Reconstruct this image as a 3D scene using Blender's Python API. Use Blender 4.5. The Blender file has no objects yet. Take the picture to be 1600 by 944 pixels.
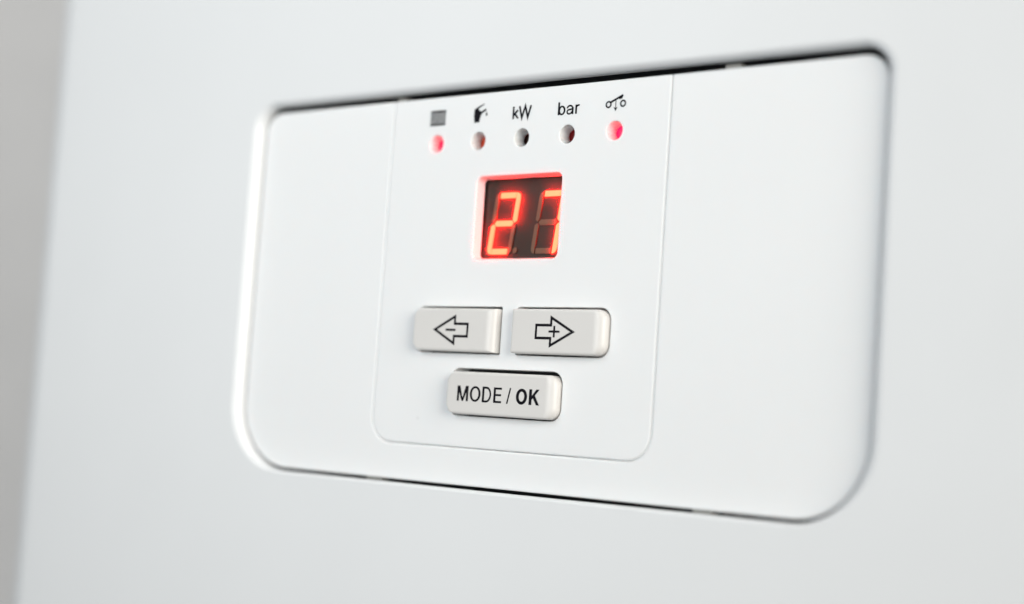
import bpy, math, random
from mathutils import Vector, Matrix
from mathutils.geometry import tessellate_polygon, delaunay_2d_cdt

# ------------------------------------------------------------------ scene, camera, light
scene = bpy.context.scene
scene.render.engine = 'CYCLES'
scene.cycles.use_denoising = True
scene.cycles.max_bounces = 12
scene.cycles.diffuse_bounces = 6
scene.cycles.sample_clamp_indirect = 4.0
vs = scene.view_settings
vs.view_transform = 'Standard'; vs.look = 'None'; vs.gamma = 1.0; vs.exposure = 0.04
vs.use_curve_mapping = False
MM = 0.001
C = scene.collection

# the panel lies in the XZ plane (x right, z up), facing -Y; all sizes below in millimetres
cam = bpy.data.cameras.new('camera')
cam.sensor_fit = 'HORIZONTAL'; cam.sensor_width = 36.0; cam.lens = 57.0
cam.clip_start = 0.01; cam.clip_end = 50.0
cam.dof.use_dof = True; cam.dof.aperture_fstop = 6.5; cam.dof.focus_distance = 0.2645
cam.dof.aperture_blades = 0
cam_ob = bpy.data.objects.new('camera', cam); C.objects.link(cam_ob)
right = Vector((0.77243, 0.63150, 0.06756))
up = Vector((-0.00504, -0.10027, 0.99495))
back = Vector((0.63508, -0.76887, -0.07427))
m = Matrix((right, up, back)).transposed().to_4x4()
m.translation = Vector((169.437, -206.622, -21.0995)) * MM
cam_ob.matrix_world = m
scene.camera = cam_ob

world = bpy.data.worlds.new('World'); scene.world = world
world.use_nodes = True
bg = world.node_tree.nodes['Background']
bg.inputs['Color'].default_value = (0.84, 0.92, 1.0, 1); bg.inputs['Strength'].default_value = 0.09

def lamp(name, loc, target, sx, sy, power, col):
    l = bpy.data.lights.new(name, 'AREA'); l.shape = 'RECTANGLE'
    l.size = sx; l.size_y = sy; l.energy = power; l.color = col
    o = bpy.data.objects.new(name, l); C.objects.link(o)
    o.location = loc
    o.rotation_euler = (Vector(target) - Vector(loc)).to_track_quat('-Z', 'Y').to_euler()
    return o
# warm window light from the right, cooler room light from the upper front
lamp('window_light', (1.15, -0.48, 0.26), (0, 0, 0), 0.7, 0.7, 16.4, (1.0, 0.96, 0.89))
lamp('room_light', (-0.15, -0.38, 0.23), (-0.02, 0, 0.0), 0.34, 0.26, 0.94, (0.94, 0.98, 1.0))
lamp('centre_fill_light', (-0.035, -0.245, 0.015), (-0.03, 0, 0.01), 0.12, 0.10, 0.20, (0.94, 0.98, 1.0))  # added close lamp, makes the centre brighter than the corners

lamp('wall_fill_light', (-0.55, 0.10, 3.6), (-0.62, 0.305, 0.0), 0.3, 0.1, 900.0, (1.0, 0.985, 0.97))  # added lamp out of view, only to brighten the wall strip

# ------------------------------------------------------------------ materials
def mat(name, col, rough=0.4, spec=0.5, bump=0.0, bscale=900.0, mottle=0.0, coat=0.0, specks=False, smudge=0.0):
    M = bpy.data.materials.new(name); M.use_nodes = True
    nt = M.node_tree; N = nt.nodes; L = nt.links
    p = N['Principled BSDF']
    p.inputs['Base Color'].default_value = (*col, 1)
    p.inputs['Roughness'].default_value = rough
    p.inputs['Specular IOR Level'].default_value = spec
    p.inputs['Coat Weight'].default_value = coat
    p.inputs['Coat Roughness'].default_value = 0.15
    tc = N.new('ShaderNodeTexCoord')
    src = None
    if mottle:
        n = N.new('ShaderNodeTexNoise'); n.inputs['Scale'].default_value = 35.0; n.inputs['Detail'].default_value = 5
        L.new(tc.outputs['Object'], n.inputs['Vector'])
        r = N.new('ShaderNodeMapRange'); r.inputs['From Min'].default_value = .3; r.inputs['From Max'].default_value = .7
        r.inputs['To Min'].default_value = 1 - mottle; r.inputs['To Max'].default_value = 1.0
        L.new(n.outputs['Fac'], r.inputs['Value'])
        mx = N.new('ShaderNodeMix'); mx.data_type = 'RGBA'; mx.blend_type = 'MULTIPLY'; mx.inputs['Factor'].default_value = 1
        mx.inputs['A'].default_value = (*col, 1)
        L.new(r.outputs['Result'], mx.inputs['B'])
        src = mx.outputs['Result']
    if specks:      # sparse dust specks
        v = N.new('ShaderNodeTexVoronoi'); v.inputs['Scale'].default_value = 75.0
        L.new(tc.outputs['Object'], v.inputs['Vector'])
        r = N.new('ShaderNodeMapRange'); r.inputs['From Min'].default_value = .02; r.inputs['From Max'].default_value = .034
        r.inputs['To Min'].default_value = 0.22; r.inputs['To Max'].default_value = 0.0
        L.new(v.outputs['Distance'], r.inputs['Value'])
        mx2 = N.new('ShaderNodeMix'); mx2.data_type = 'RGBA'
        mx2.inputs['B'].default_value = (0.25, 0.22, 0.18, 1)
        L.new(r.outputs['Result'], mx2.inputs['Factor'])
        if src: L.new(src, mx2.inputs['A'])
        else: mx2.inputs['A'].default_value = (*col, 1)
        src = mx2.outputs['Result']
    if smudge:
        n = N.new('ShaderNodeTexNoise'); n.inputs['Scale'].default_value = 22.0; n.inputs['Detail'].default_value = 6; n.inputs['Distortion'].default_value = 1.2
        L.new(tc.outputs['Object'], n.inputs['Vector'])
        r = N.new('ShaderNodeMapRange'); r.inputs['From Min'].default_value = .35; r.inputs['From Max'].default_value = .65
        r.inputs['To Min'].default_value = rough - smudge; r.inputs['To Max'].default_value = rough + smudge
        L.new(n.outputs['Fac'], r.inputs['Value']); L.new(r.outputs['Result'], p.inputs['Roughness'])
    if src: L.new(src, p.inputs['Base Color'])
    if bump:
        n = N.new('ShaderNodeTexNoise'); n.inputs['Scale'].default_value = bscale; n.inputs['Detail'].default_value = 2
        L.new(tc.outputs['Object'], n.inputs['Vector'])
        b = N.new('ShaderNodeBump'); b.inputs['Strength'].default_value = bump; b.inputs['Distance'].default_value = 0.00002
        L.new(n.outputs['Fac'], b.inputs['Height']); L.new(b.outputs['Normal'], p.inputs['Normal'])
    return M

def emit(name, base, col, strength):
    M = mat(name, base, 0.35)
    p = M.node_tree.nodes['Principled BSDF']
    p.inputs['Emission Color'].default_value = (*col, 1)
    p.inputs['Emission Strength'].default_value = strength
    return M

enamel = mat('white_enamel', (0.77, 0.78, 0.785), 0.48, 0.35, bump=0.15, bscale=700, mottle=0.012, smudge=0.06)
plastic = mat('white_plastic', (0.83, 0.835, 0.835), 0.48, 0.35, bump=0.12, bscale=2500, mottle=0.012, specks=True)
pp = plastic.node_tree.nodes['Principled BSDF']       # slightly translucent moulding
pp.inputs['Subsurface Weight'].default_value = 0.45
pp.inputs['Subsurface Radius'].default_value = (1.0, 0.85, 0.8)
pp.inputs['Subsurface Scale'].default_value = 0.001
button_mat = mat('grey_button_plastic', (0.70, 0.68, 0.655), 0.38, 0.5, bump=0.15, bscale=3000, mottle=0.03, smudge=0.07)
tab_mat = mat('tab_plastic', (0.45, 0.44, 0.41), 0.5)
gap_black = mat('black_gap_backing', (0.022, 0.025, 0.027), 0.7)  # near-black colour for the backing sheets behind gaps and openings
ink = mat('black_ink', (0.006, 0.005, 0.008), 0.7, 0.12)
grey_ink = mat('grey_ink', (0.03, 0.035, 0.035), 0.7, 0.15)
paint = mat('wall_paint', (0.76, 0.755, 0.74), 0.85, 0.2, bump=0.3, bscale=300, mottle=0.05)
backing_mat = mat('display_backing', (0.052, 0.034, 0.024), 0.5)
seg_off = mat('unlit_segment', (0.27, 0.16, 0.10), 0.5)
seg_on = emit('lit_segment', (0.5, 0.2, 0.1), (1.0, 0.0105, 0.0046), 50.0)
led_on = emit('lit_red_led', (0.5, 0.05, 0.05), (1.0, 0.004, 0.03), 4.5)
led_dim = emit('dim_red_led', (0.35, 0.06, 0.03), (1.0, 0.13, 0.06), 0.28)
led_leak_glow = emit('leak_glow_red_led', (0.045, 0.006, 0.006), (1.0, 0.05, 0.05), 0.08)  # LED is off; weak emission stands in for light leaking from its neighbour
led_off_dark = mat('unlit_dark_led', (0.025, 0.012, 0.008), 0.3)

def filter_material():
    M = bpy.data.materials.new('red_filter'); M.use_nodes = True
    nt = M.node_tree; N = nt.nodes; L = nt.links
    N.remove(N['Principled BSDF']); out = N['Material Output']
    t = N.new('ShaderNodeBsdfTransparent'); t.inputs['Color'].default_value = (0.98, 0.93, 0.90, 1)
    s = N.new('ShaderNodeBsdfTranslucent'); s.inputs['Color'].default_value = (0.95, 0.004, 0.03, 1)
    mx = N.new('ShaderNodeMixShader'); mx.inputs['Fac'].default_value = 0.020
    L.new(t.outputs[0], mx.inputs[1]); L.new(s.outputs[0], mx.inputs[2])
    g = N.new('ShaderNodeBsdfGlossy'); g.inputs['Roughness'].default_value = 0.12
    f = N.new('ShaderNodeFresnel'); f.inputs['IOR'].default_value = 1.35
    m2 = N.new('ShaderNodeMixShader')
    L.new(f.outputs[0], m2.inputs['Fac']); L.new(mx.outputs[0], m2.inputs[1]); L.new(g.outputs[0], m2.inputs[2])
    L.new(m2.outputs[0], out.inputs['Surface'])
    return M
filter_mat = filter_material()

# ------------------------------------------------------------------ shape helpers
def link(name, me, parent=None):
    o = bpy.data.objects.new(name, me); C.objects.link(o)
    if parent is not None: o.parent = parent
    return o
def empty(name, label, cat, loc=(0, 0, 0)):
    o = bpy.data.objects.new(name, None); C.objects.link(o)
    o.location = [v * MM for v in loc]; o.empty_display_size = 0.01
    o['label'] = label; o['category'] = cat
    return o

def rrect(x0, x1, z0, z1, rad, n=10, kb=1.0, kt=1.0, kl=1.0):
    """CCW rounded rectangle as a function of inset; rad = (bl, br, tr, tl)"""
    def f(a):
        pts = []
        for (cx, cz, sx, sz, st), r in zip(((x0, z0, 1, 1, 180), (x1, z0, -1, 1, 270), (x1, z1, -1, -1, 0), (x0, z1, 1, -1, 90)), rad):
            az = a * (kb if sz > 0 else kt)
            ax_ = a * (kl if sx > 0 else 1.0)
            r, rz = max(r - ax_, 0.03), max(r - az, 0.03)
            ox, oz = cx + sx * (ax_ + r), cz + sz * (az + rz)
            for k in range(n + 1):
                t = math.radians(st + 90 * k / n)
                pts.append((ox + r * math.cos(t), oz + rz * math.sin(t)))
        return pts
    return f
def circle(cx, cz, r, n=40):
    def f(a): return [(cx + (r - a) * math.cos(2 * math.pi * k / n), cz + (r - a) * math.sin(2 * math.pi * k / n)) for k in range(n)]
    return f
def out_normals(P):
    n = len(P); R = []
    for i in range(n):
        a = Vector(P[i - 1]); b = Vector(P[i]); c = Vector(P[(i + 1) % n])
        d1 = (b - a).normalized(); d2 = (c - b).normalized()
        t = (d1 + d2)
        t = t.normalized() if t.length > 1e-6 else d2
        R.append(Vector((t.y, -t.x)))
    return R
def poly(P):
    """any CCW outline as a function of inset (mitred)"""
    n = len(P)
    def f(a):
        Q = []
        for i in range(n):
            A = Vector(P[i - 1]); B = Vector(P[i]); D = Vector(P[(i + 1) % n])
            d1 = (B - A).normalized(); d2 = (D - B).normalized()
            n1 = Vector((-d1.y, d1.x)); n2 = Vector((-d2.y, d2.x))
            mm = (n1 + n2).normalized(); s = a / max(mm.dot(n1), 0.4)
            Q.append((B.x + mm.x * s, B.y + mm.y * s))
        return Q
    return f

def plate(name, outline, d0, fil, depth, holes=(), seg=7, material=None, parent=None, fil_d=None, clothoid=False, close_back=False):
    """solid sheet, front face at depth d0, filleted edges, side walls to `depth`.
    holes: (outline, fillet, wall depth, taper)"""
    V = []; NV = []; F = []
    caps = []; backs = []
    def strip(fn, r, dend, taper, sign, rd):
        # sign +1: outer edge, -1: hole edge (loop reversed so that material lies to its left)
        def loop(a):
            P = fn(a * sign)
            return P if sign > 0 else P[::-1]
        rings = []
        for k in range(seg + 1):
            t = math.pi / 2 * k / seg
            rings.append((r * (1 - math.sin(t)), d0 + rd * (1 - math.cos(t)), t))
        if clothoid:        # edge whose curvature grows smoothly from the flat face
            rings = []; lat = dep = 0.0; n = 240; acc = []
            for k in range(n + 1):
                acc.append((lat, dep, math.pi / 2 * (k / n) ** 2))
                t = math.pi / 2 * ((k + .5) / n) ** 2
                lat += math.cos(t) / n; dep += math.sin(t) / n
            sc_ = r / acc[-1][0]
            for k in range(seg + 1):
                l_, d_, t = acc[n * k // seg]
                rings.append((r - l_ * sc_, d0 + d_ * sc_, t))
        rings.append((-taper, dend, math.pi / 2))
        idx = []
        for ins, d, t in rings:
            P = loop(ins); on = out_normals(P); base = len(V)
            for (x, z), nn in zip(P, on):
                V.append((x * MM, d * MM, z * MM))
                nv = Vector((nn.x * math.sin(t), -math.cos(t), nn.y * math.sin(t)))
                NV.append(nv.normalized())
            idx.append(list(range(base, base + len(P))))
        for A, B in zip(idx, idx[1:]):
            n = len(A)
            for i in range(n):
                j = (i + 1) % n
                F.append((A[i], B[i], B[j], A[j]))
        backs.append(idx[-1])
        return idx[0]
    caps.append(strip(outline, fil, depth, 0.0, 1, fil_d if fil_d else fil))
    for fn, r, dend, taper in holes:
        caps.append(strip(fn, r, dend, taper, -1, r))
    flat = [i for c in caps for i in c]
    tris = tessellate_polygon([[Vector((V[i][0], V[i][2], 0)) for i in c] for c in caps])
    for t in tris:
        a, b, c = (flat[i] for i in t)
        pa, pb, pc = V[a], V[b], V[c]
        ar = (pb[0] - pa[0]) * (pc[2] - pa[2]) - (pb[2] - pa[2]) * (pc[0] - pa[0])
        if abs(ar) < 1e-14: continue
        F.append((a, b, c) if ar > 0 else (a, c, b))
    if close_back:
        bl = []
        for c in backs:
            b0 = len(V); V += [V[i] for i in c]; NV += [Vector((0, 1, 0))] * len(c); bl.append(list(range(b0, b0 + len(c))))
        flatb = [i for c in bl for i in c]
        for t in tessellate_polygon([[Vector((V[i][0], V[i][2], 0)) for i in c] for c in bl]):
            a, b, c = (flatb[i] for i in t)
            pa, pb, pc = V[a], V[b], V[c]
            ar = (pb[0] - pa[0]) * (pc[2] - pa[2]) - (pb[2] - pa[2]) * (pc[0] - pa[0])
            if abs(ar) < 1e-14: continue
            F.append((a, c, b) if ar > 0 else (a, b, c))
    me = bpy.data.meshes.new(name)
    me.from_pydata(V, [], F); me.update()
    me.polygons.foreach_set('use_smooth', [True] * len(me.polygons))
    me.normals_split_custom_set_from_vertices(NV)
    me.materials.append(material)
    return link(name, me, parent)

def flat_print(name, faces, d, material, parent, label=None):
    """union of 2-D polygons laid as a print film at depth d"""
    vs_, fs_ = [], []
    for P in faces:
        ar = sum(P[i - 1][0] * P[i][1] - P[i][0] * P[i - 1][1] for i in range(len(P)))
        if ar < 0: P = P[::-1]
        b = len(vs_); vs_ += [Vector(p) for p in P]; fs_.append(list(range(b, b + len(P))))
    ov, oe, of, a_, b_, orig = delaunay_2d_cdt(vs_, [], fs_, 0, 1e-5)
    keep = [f for f, o in zip(of, orig) if o]
    me = bpy.data.meshes.new(name)
    me.from_pydata([(p.x * MM, d * MM, p.y * MM) for p in ov], [], [tuple(f) for f in keep]); me.update()
    me.materials.append(material)
    o = link(name, me, parent)
    if label: o['label'] = label
    return o

def slab(name, faces, d, th, material, parent):
    """flat polygons with a real thickness"""
    V = []; F = []
    for P in faces:
        ar = sum(P[i - 1][0] * P[i][1] - P[i][0] * P[i - 1][1] for i in range(len(P)))
        if ar < 0: P = P[::-1]
        n = len(P); b = len(V)
        V += [(x * MM, d * MM, z * MM) for x, z in P] + [(x * MM, (d + th) * MM, z * MM) for x, z in P]
        F.append(tuple(range(b, b + n)))
        F.append(tuple(range(b + 2 * n - 1, b + n - 1, -1)))
        for i in range(n):
            j = (i + 1) % n
            F.append((b + i, b + n + i, b + n + j, b + j))
    me = bpy.data.meshes.new(name); me.from_pydata(V, [], F); me.update(); me.materials.append(material)
    return link(name, me, parent)

def stroke(P, w, closed=False):
    """quads along a centre line, mitred"""
    n = len(P); Lf, Rt = [], []
    for i in range(n):
        B = Vector(P[i])
        A = Vector(P[i - 1]) if (i > 0 or closed) else None
        D = Vector(P[(i + 1) % n]) if (i < n - 1 or closed) else None
        d1 = (B - A).normalized() if A is not None else None
        d2 = (D - B).normalized() if D is not None else None
        if d1 is None: d1 = d2
        if d2 is None: d2 = d1
        n1 = Vector((-d1.y, d1.x)); n2 = Vector((-d2.y, d2.x))
        mm = (n1 + n2).normalized(); s = w / 2 / max(mm.dot(n1), 0.28)
        Lf.append((B.x + mm.x * s, B.y + mm.y * s)); Rt.append((B.x - mm.x * s, B.y - mm.y * s))
    Q = []
    for i in range(n if closed else n - 1):
        j = (i + 1) % n
        Q.append([Lf[i], Rt[i], Rt[j], Lf[j]])
    return Q
def arc(cx, cz, rx, rz, a0, a1, n=14):
    return [(cx + rx * math.cos(math.radians(a0 + (a1 - a0) * k / n)), cz + rz * math.sin(math.radians(a0 + (a1 - a0) * k / n))) for k in range(n + 1)]
def ring(cx, cz, rx, rz, w, wz=None, n=32):
    """elliptical ring between outer radii rx, rz and inner radii less w / wz"""
    wz = w if wz is None else wz; Q = []
    for k in range(n):
        t0, t1 = 2 * math.pi * k / n, 2 * math.pi * (k + 1) / n
        Q.append([(cx + rx * math.cos(t0), cz + rz * math.sin(t0)), (cx + rx * math.cos(t1), cz + rz * math.sin(t1)),
                  (cx + (rx - w) * math.cos(t1), cz + (rz - wz) * math.sin(t1)), (cx + (rx - w) * math.cos(t0), cz + (rz - wz) * math.sin(t0))])
    return Q
def rect(x0, x1, z0, z1): return [(x0, z0), (x1, z0), (x1, z1), (x0, z1)]

# ------------------------------------------------------------------ the wall behind the boiler
wm = bpy.data.meshes.new('wall')
wm.from_pydata([(-4, 0.305, -2.5), (4, 0.305, -2.5), (4, 0.305, 2.5), (-4, 0.305, 2.5)], [], [(0, 1, 2, 3)])
wm.materials.append(paint)
wall = link('wall', wm); wall['kind'] = 'structure'; wall['label'] = 'grey painted wall behind the boiler'

# ------------------------------------------------------------------ boiler casing with the cutout
PL, PR, PT, PB = -65.0, 65.0, 34.75, -32.1
RT, RB = 3.9, 12.0
GAP, TGAP, LIP, DC = 0.45, 1.1, 1.8, -1.8
boiler = empty('boiler', 'white enamelled wall boiler casing with a rounded rectangular cutout in its front', 'boiler', (0, 0, 0))
cut = rrect(PL - GAP, PR + 0.40, PB - 0.6, PT + TGAP, (RB + GAP, RB + GAP, RT + GAP, RT + GAP), 16, kb=0.3, kt=0.58)
shell = plate('front_cover', rrect(-138.5, 262.0, -190.0, 520.0, (11, 11, 11, 11), 10), DC, 10.0, 300.0,
              holes=[(cut, LIP, 0.9, 0.0)], seg=10, material=enamel, parent=boiler)
slab('gap_backing', [rect(-80, 80, -48, 50)], 9.4, 2.0, gap_black, boiler)  # black sheet added behind the cutout; its colour makes the gap's shade

# ------------------------------------------------------------------ control panel
panel = empty('control_panel', 'white control panel with lit red two-digit display, indicator holes and three grey buttons', 'control panel', (0, 0, 0))
GL, GR, GB, GRAD = -31.45, 28.1, -25.85, 4.6
face = []
def arcpts(cx, cz, r, a0, a1, n=14): return arc(cx, cz, r, r, a0, a1, n)
face += arcpts(PL + RB, PB + RB, RB, 180, 270, 20)
face += arcpts(PR - RB, PB + RB, RB, 270, 360, 20)
face += arcpts(PR - RT, PT - RT, RT, 0, 90)
face += [(GR, PT)]
face += arcpts(GR - GRAD, GB + GRAD, GRAD, 0, -90)
face += arcpts(GL + GRAD, GB + GRAD, GRAD, 270, 180)
face += [(GL, PT)]
face += arcpts(PL + RT, PT - RT, RT, 90, 180)
plate('faceplate', poly(face), 0.0, 0.34, 4.0, seg=5, material=plastic, parent=panel, close_back=True)

# button and display openings in the inset card
LEDX = [-20.71 + 9.557 * i for i in range(5)]; LEDZ = 26.47
MINUS = (-22.5, -3.2, -9.95, -1.95); PLUS = (-0.1, 19.2, -9.95, -1.95); MODE = (-13.7, 10.4, -20.45, -12.4)
DISP = (-10.7, 7.5, 6.05, 20.25)
card_outline = rrect(GL + 0.05, GR - 0.05, GB + 0.05, PT, (GRAD - .05, GRAD - .05, 0.4, 0.4), 12)
holes = [(circle(x, LEDZ, 1.55), 0.16, 2.0, 0.50) for x in LEDX]
holes.append((rrect(*DISP, (1.1, 1.1, 1.1, 1.1), 8), 0.22, 1.75, 0.35))
holes.append((rrect(*MINUS, (2.0, 0.25, 0.25, 2.0), 8), 0.12, 3.5, 0.0))
holes.append((rrect(*PLUS, (0.6, 2.1, 2.1, 0.6), 8), 0.12, 3.5, 0.0))
holes.append((rrect(*MODE, (2.1, 2.1, 2.1, 2.1), 8), 0.12, 3.5, 0.0))
card = plate('button_card', card_outline, 0.0, 0.34, 4.0, holes=holes, seg=5, material=plastic, parent=panel, close_back=True)
card['label'] = 'inset card outlined by a fine groove'
slab('card_backing', [rect(-31, 27.6, -25, 34)], 4.4, 1.2, gap_black, panel)  # plain black backing sheet behind the card openings
# small moulded tabs bridging the gap to the casing
for x0, x1, top in ((36.7, 39.4, 1), (-32.2, -30.6, 1), (-32.9, -29.2, 0), (35.6, 39.0, 0)):
    z = (PT - 0.25, PT + TGAP - 0.1) if top else (PB - 0.55, PB + 0.25)
    slab('clip_tab', [rect(x0, x1, *z)], 1.3 if not top else 1.6, 2.0, tab_mat, panel)

# ------------------------------------------------------------------ prints on the card
PD = -0.012
# radiator: frame with vertical fins
RX0, RX1, RZ0, RZ1 = -22.5, -19.0, 29.72, 32.4
rad = [rect(RX0, RX1, RZ1 - .30, RZ1), rect(RX0, RX1, RZ0, RZ0 + .30)]
for k in range(9):
    c = RX0 + 0.15 + (RX1 - RX0 - 0.30) * k / 8
    rad.append(rect(c - .12, c + .12, RZ0, RZ1))
flat_print('radiator_symbol', rad, PD, ink, card)
tap = [[(-12.43, 31.95), (-12.15, 32.17), (-11.68, 32.04), (-11.19, 31.72), (-10.87, 31.55), (-9.98, 31.95), (-9.74, 31.93), (-9.78, 31.62),
        (-10.6, 31.27), (-10.9, 30.91), (-11.1, 30.21), (-11.2, 29.69), (-12.28, 29.69), (-12.45, 30.77)],
       [(-12.21, 32.06), (-11.56, 32.44), (-10.3, 32.90), (-10.24, 32.74), (-11.31, 32.22), (-11.52, 31.98)]]
tap_o = flat_print('tap_symbol', tap, PD, ink, card)
flat_print('drop_symbol', [[(-9.66, 31.48), (-9.8, 31.15), (-9.84, 30.95), (-9.74, 30.76), (-9.6, 30.72), (-9.46, 30.8), (-9.42, 30.98), (-9.52, 31.22)]], PD, grey_ink, card)
# kW
W_ = 0.37
kz0, kz1 = 29.74, 31.86
kx = -3.88
kW = [rect(kx, kx + W_, kz0, kz1)]
kW += stroke([(kx + W_ * .6, kz0 + .60), (kx + 1.14, kz0 + 1.50)], W_) + stroke([(kx + .50, kz0 + .88), (kx + 1.24, kz0)], W_ * 1.05)
kW = [[(max(min(x, 9), -9), min(max(z, kz0), kz1)) for x, z in q] for q in kW]
wx0, wx1 = -2.55, 0.17
wm_ = (wx0 + wx1) / 2
kW += stroke([(wx0 + .13, kz1), (wx0 + .72, kz0 + .12), (wm_, kz1 - .06), (wx1 - .72, kz0 + .12), (wx1 - .13, kz1)], W_)
flat_print('kilowatt_lettering', kW, PD, ink, card)
# bar
bx = 5.78
bar = [rect(bx, bx + W_, kz0, kz1 + .03)]
bar += ring(bx + .83, kz0 + .75, .74, .80, W_, .28)
ax = 7.58
bar += [rect(ax + 1.08, ax + 1.08 + W_, kz0, kz0 + 1.15)]
bar += stroke([(ax + .14, kz0 + 1.02)] + arc(ax + .68, kz0 + 1.02, .53, .42, 165, 0, 12) + [(ax + 1.21, kz0 + .8)], .28)
bar += stroke([(ax + 1.15, kz0 + .88), (ax + .75, kz0 + .80)] + arc(ax + .58, kz0 + .43, .45, .36, 80, 290, 12) + [(ax + .98, kz0 + .22), (ax + 1.18, kz0 + .5)], .26)
rx = 9.36
bar += [rect(rx, rx + W_, kz0, kz0 + 1.52)]
bar += stroke([(rx + .12, kz0 + .9)] + arc(rx + .70, kz0 + .85, .56, .56, 170, 75, 8), .28)
flat_print('bar_lettering', bar, PD, ink, card)
# switch: two rings, a lever and an arrow
sw = ring(16.05, 30.78, .60, .60, .27) + ring(18.89, 30.78, .60, .60, .27)
sw += stroke([(16.42, 31.10), (18.83, 32.14)], .34)
sw += [[(18.02, 31.72), (18.12, 31.50), (18.60, 31.56), (18.93, 32.05), (18.80, 32.16)]]
sw += [rect(17.40, 17.54, 30.1, 31.4), [(17.08, 30.30), (17.47, 29.60), (17.86, 30.30), (17.47, 30.14)]]
flat_print('switch_symbol', sw, PD, ink, card)

# ------------------------------------------------------------------ indicator lights at the bottom of the holes
def led(x, material, label):
    n, rings_ = 24, [(1.5, 2.55), (1.5, 2.2), (1.2, 2.06), (0.8, 1.98), (0.4, 1.94)]
    V = []; F = []
    for r, d in rings_:
        V += [((r * math.cos(2 * math.pi * k / n)) * MM, d * MM, (r * math.sin(2 * math.pi * k / n)) * MM) for k in range(n)]
    for a in range(len(rings_) - 1):
        for k in range(n):
            j = (k + 1) % n
            F.append((a * n + k, a * n + j, (a + 1) * n + j, (a + 1) * n + k))
    F.append(tuple((len(rings_) - 1) * n + k for k in range(n))); F.append(tuple(range(n - 1, -1, -1)))
    me = bpy.data.meshes.new('indicator_light'); me.from_pydata(V, [], F); me.update()
    me.polygons.foreach_set('use_smooth', [True] * len(me.polygons)); me.materials.append(material)
    o = link('indicator_light', me, panel); o.location = (x * MM, 0.0004, LEDZ * MM); o['label'] = label
    return o
led(LEDX[0], led_on, 'lit red indicator below the radiator symbol')
led(LEDX[1], led_dim, 'dimly glowing indicator below the tap symbol')
led(LEDX[2], led_off_dark, 'dark indicator below the kW lettering')
led(LEDX[3], led_leak_glow, 'dark red indicator below the bar lettering')
led(LEDX[4], led_on, 'bright red indicator below the switch symbol')

# ------------------------------------------------------------------ seven-segment display
disp = slab('display_module', [rect(-13.2, 9.8, 4.0, 22.2)], 2.45, 1.6, backing_mat, panel)
disp['label'] = 'two-digit red seven-segment display showing 27'
SD = 2.2
def xf(ox, oz, shear):          # digit space to panel space
    return lambda P: [(ox + x + shear * z, oz + z) for x, z in P]
DW, DH, SW = 5.35, 10.5, 0.93
def digit(ox, oz, lit):
    g = 0.12; h = SW / 2; f = xf(ox, oz, 0.132); c = 1.0
    mid = DH / 2
    S = {}
    S['f'] = [(0, mid + .45), (0, DH - c), (0.12, DH - .42), (.42, DH - .12), (SW - g, DH), (SW - g, mid + h + .1), (h, mid + g)]
    mirx = lambda P: [(DW - x, z) for x, z in P][::-1]
    mirz = lambda P: [(x, DH - z) for x, z in P][::-1]
    S['b'] = mirx(S['f']); S['e'] = mirz(S['f']); S['c'] = mirx(S['e'])
    S['a'] = [(SW + g, DH), (SW + g, DH - SW), (DW - SW - g, DH - SW), (DW - SW - g, DH)]
    S['d'] = mirz(S['a'])
    S['g'] = [(h + g * 2, mid), (SW + g, mid - h), (DW - SW - g, mid - h), (DW - h - g * 2, mid), (DW - SW - g, mid + h), (SW + g, mid + h)]
    for k, P in S.items():
        o = slab('segment', [f(P)], SD, 0.25, seg_on if k in lit else seg_off, disp)
    dp = arc(DW + 0.75, .62, .5, .5, 0, 352, 20)
    slab('decimal_point', [f(dp)], SD, 0.25, seg_off, disp)
digit(-9.42, 7.17, 'abged')
digit(0.10, 7.17, 'abc')
flt = flat_print('filter_window', [rect(-13.1, 9.7, 4.1, 22.1)], 1.98, filter_mat, disp)

# ------------------------------------------------------------------ buttons
BH = 1.7
def button(rc, rad, top_gap, label, tilt, gl):
    x0, x1, z0, z1 = rc; g = 0.24
    cx, cz = (x0 + x1) / 2, (z0 + z1) / 2
    fn = rrect(x0 + gl - cx, x1 - g - cx, z0 + g - cz, z1 - top_gap - cz, tuple(max(r - g, .15) for r in rad), 8, kb=0.28, kt=0.28, kl=0.45)
    o = plate('button', fn, -BH, 2.2, 3.6, seg=20, material=button_mat, parent=panel, clothoid=True)
    o.location = (cx * MM, 0, cz * MM); o.rotation_euler = (0, math.radians(tilt), 0)
    o['label'] = label
    return o, cx, cz
def local(faces, cx, cz): return [[(x - cx, z - cz) for x, z in P] for P in faces]
BD = -BH - 0.012
b, cx, cz = button(MINUS, (2.0, 0.25, 0.25, 2.0), 0.38, 'grey button with left arrow and minus sign', 0.25, 0.62)
am = [(-16.9, -6.09), (-11.8, -3.45), (-11.8, -4.82), (-8.9, -4.82), (-8.9, -7.36), (-11.8, -7.36), (-11.8, -8.73)]
SWD = 0.44
def inset_closed(P, w):
    ar = sum(P[i - 1][0] * P[i][1] - P[i][0] * P[i - 1][1] for i in range(len(P)))
    if ar < 0: P = P[::-1]
    return stroke(poly(P)(w / 2), w, True)
flat_print('minus_arrow_symbol', local(inset_closed(am, SWD) + [rect(-14.0, -11.75, -6.29, -5.91)], cx, cz), BD, ink, b)
b, cx, cz = button(PLUS, (0.6, 2.1, 2.1, 0.6), 0.36, 'grey button with right arrow and plus sign', 0.0, 0.12)
ap = [(13.55, -6.05), (8.42, -3.42), (8.42, -4.80), (5.4, -4.80), (5.4, -7.34), (8.42, -7.34), (8.42, -8.68)]
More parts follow.
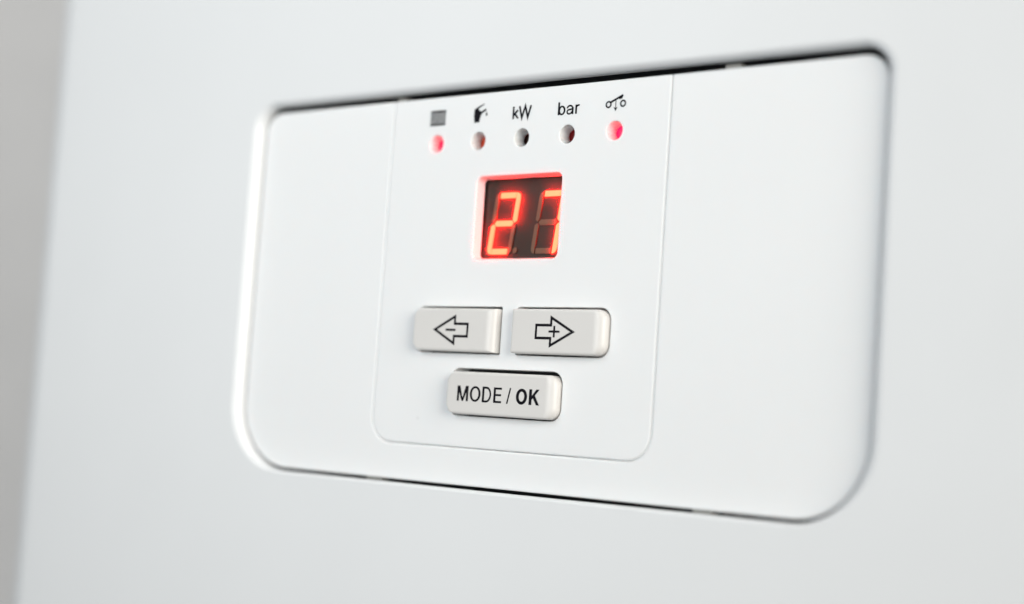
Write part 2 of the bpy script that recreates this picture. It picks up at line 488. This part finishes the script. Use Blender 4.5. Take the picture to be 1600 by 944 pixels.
flat_print('plus_arrow_symbol', local(inset_closed(ap, SWD) + [rect(8.2, 10.45, -6.22, -5.86), rect(9.14, 9.52, -6.98, -5.12)], cx, cz), BD, ink, b)
b, cx, cz = button(MODE, (2.1, 2.1, 2.1, 2.1), 0.62, 'wide grey button lettered MODE / OK', 0.15, 0.5)
z0, z1 = -18.0, -15.45; H = z1 - z0
w = 0.46
L = []
x0 = -10.38; x1 = -7.92                                    # M
L += [rect(x0, x0 + w, z0, z1), rect(x1 - w, x1, z0, z1)]
xm = (x0 + x1) / 2
L += [[(x0, z1), (x0 + w * 1.35, z1), (xm + .17, z0), (xm - .17, z0)], [(x1, z1), (x1 - w * 1.35, z1), (xm - .17, z0), (xm + .17, z0)]]
L += ring(-6.40, (z0 + z1) / 2, 1.18, H / 2 + .03, w, .35, 40)        # O
x0 = -4.88; x1 = -2.88                                     # D
L += [rect(x0, x0 + w, z0, z1)]
L += stroke([(x0 + .1, z1 - .14), (x0 + .85, z1 - .14)] + arc(x0 + .92, (z0 + z1) / 2, x1 - x0 - .92 - w / 2, H / 2 - .14, 88, -88, 18) + [(x0 + .85, z0 + .14), (x0 + .1, z0 + .14)], .35)
x0 = -2.42; x1 = -0.70                                     # E
L += [rect(x0, x0 + w, z0, z1), rect(x0, x1, z1 - .35, z1), rect(x0, x1 - .1, (z0 + z1) / 2 - .14, (z0 + z1) / 2 + .20), rect(x0, x1, z0, z0 + .35)]
L += [[(0.36, z0 - .03), (0.66, z0 - .03), (1.26, z1 + .03), (0.96, z1 + .03)]]
L += ring(3.52, (z0 + z1) / 2, 1.17, H / 2 + .03, .60, .50, 40)        # bold O
x0 = 5.06; x1 = 7.24                                       # bold K
L += [rect(x0, x0 + .60, z0, z1)]
L += [[(x0 + .4, z0 + .62), (x0 + .4, z0 + 1.28), (x1 - .72, z1), (x1 - .06, z1)], [(x0 + .72, z0 + 1.30), (x0 + 1.15, z0 + 1.68), (x1 + .02, z0), (x1 - .62, z0)]]
flat_print('mode_ok_lettering', local(L, cx, cz), BD, ink, b)
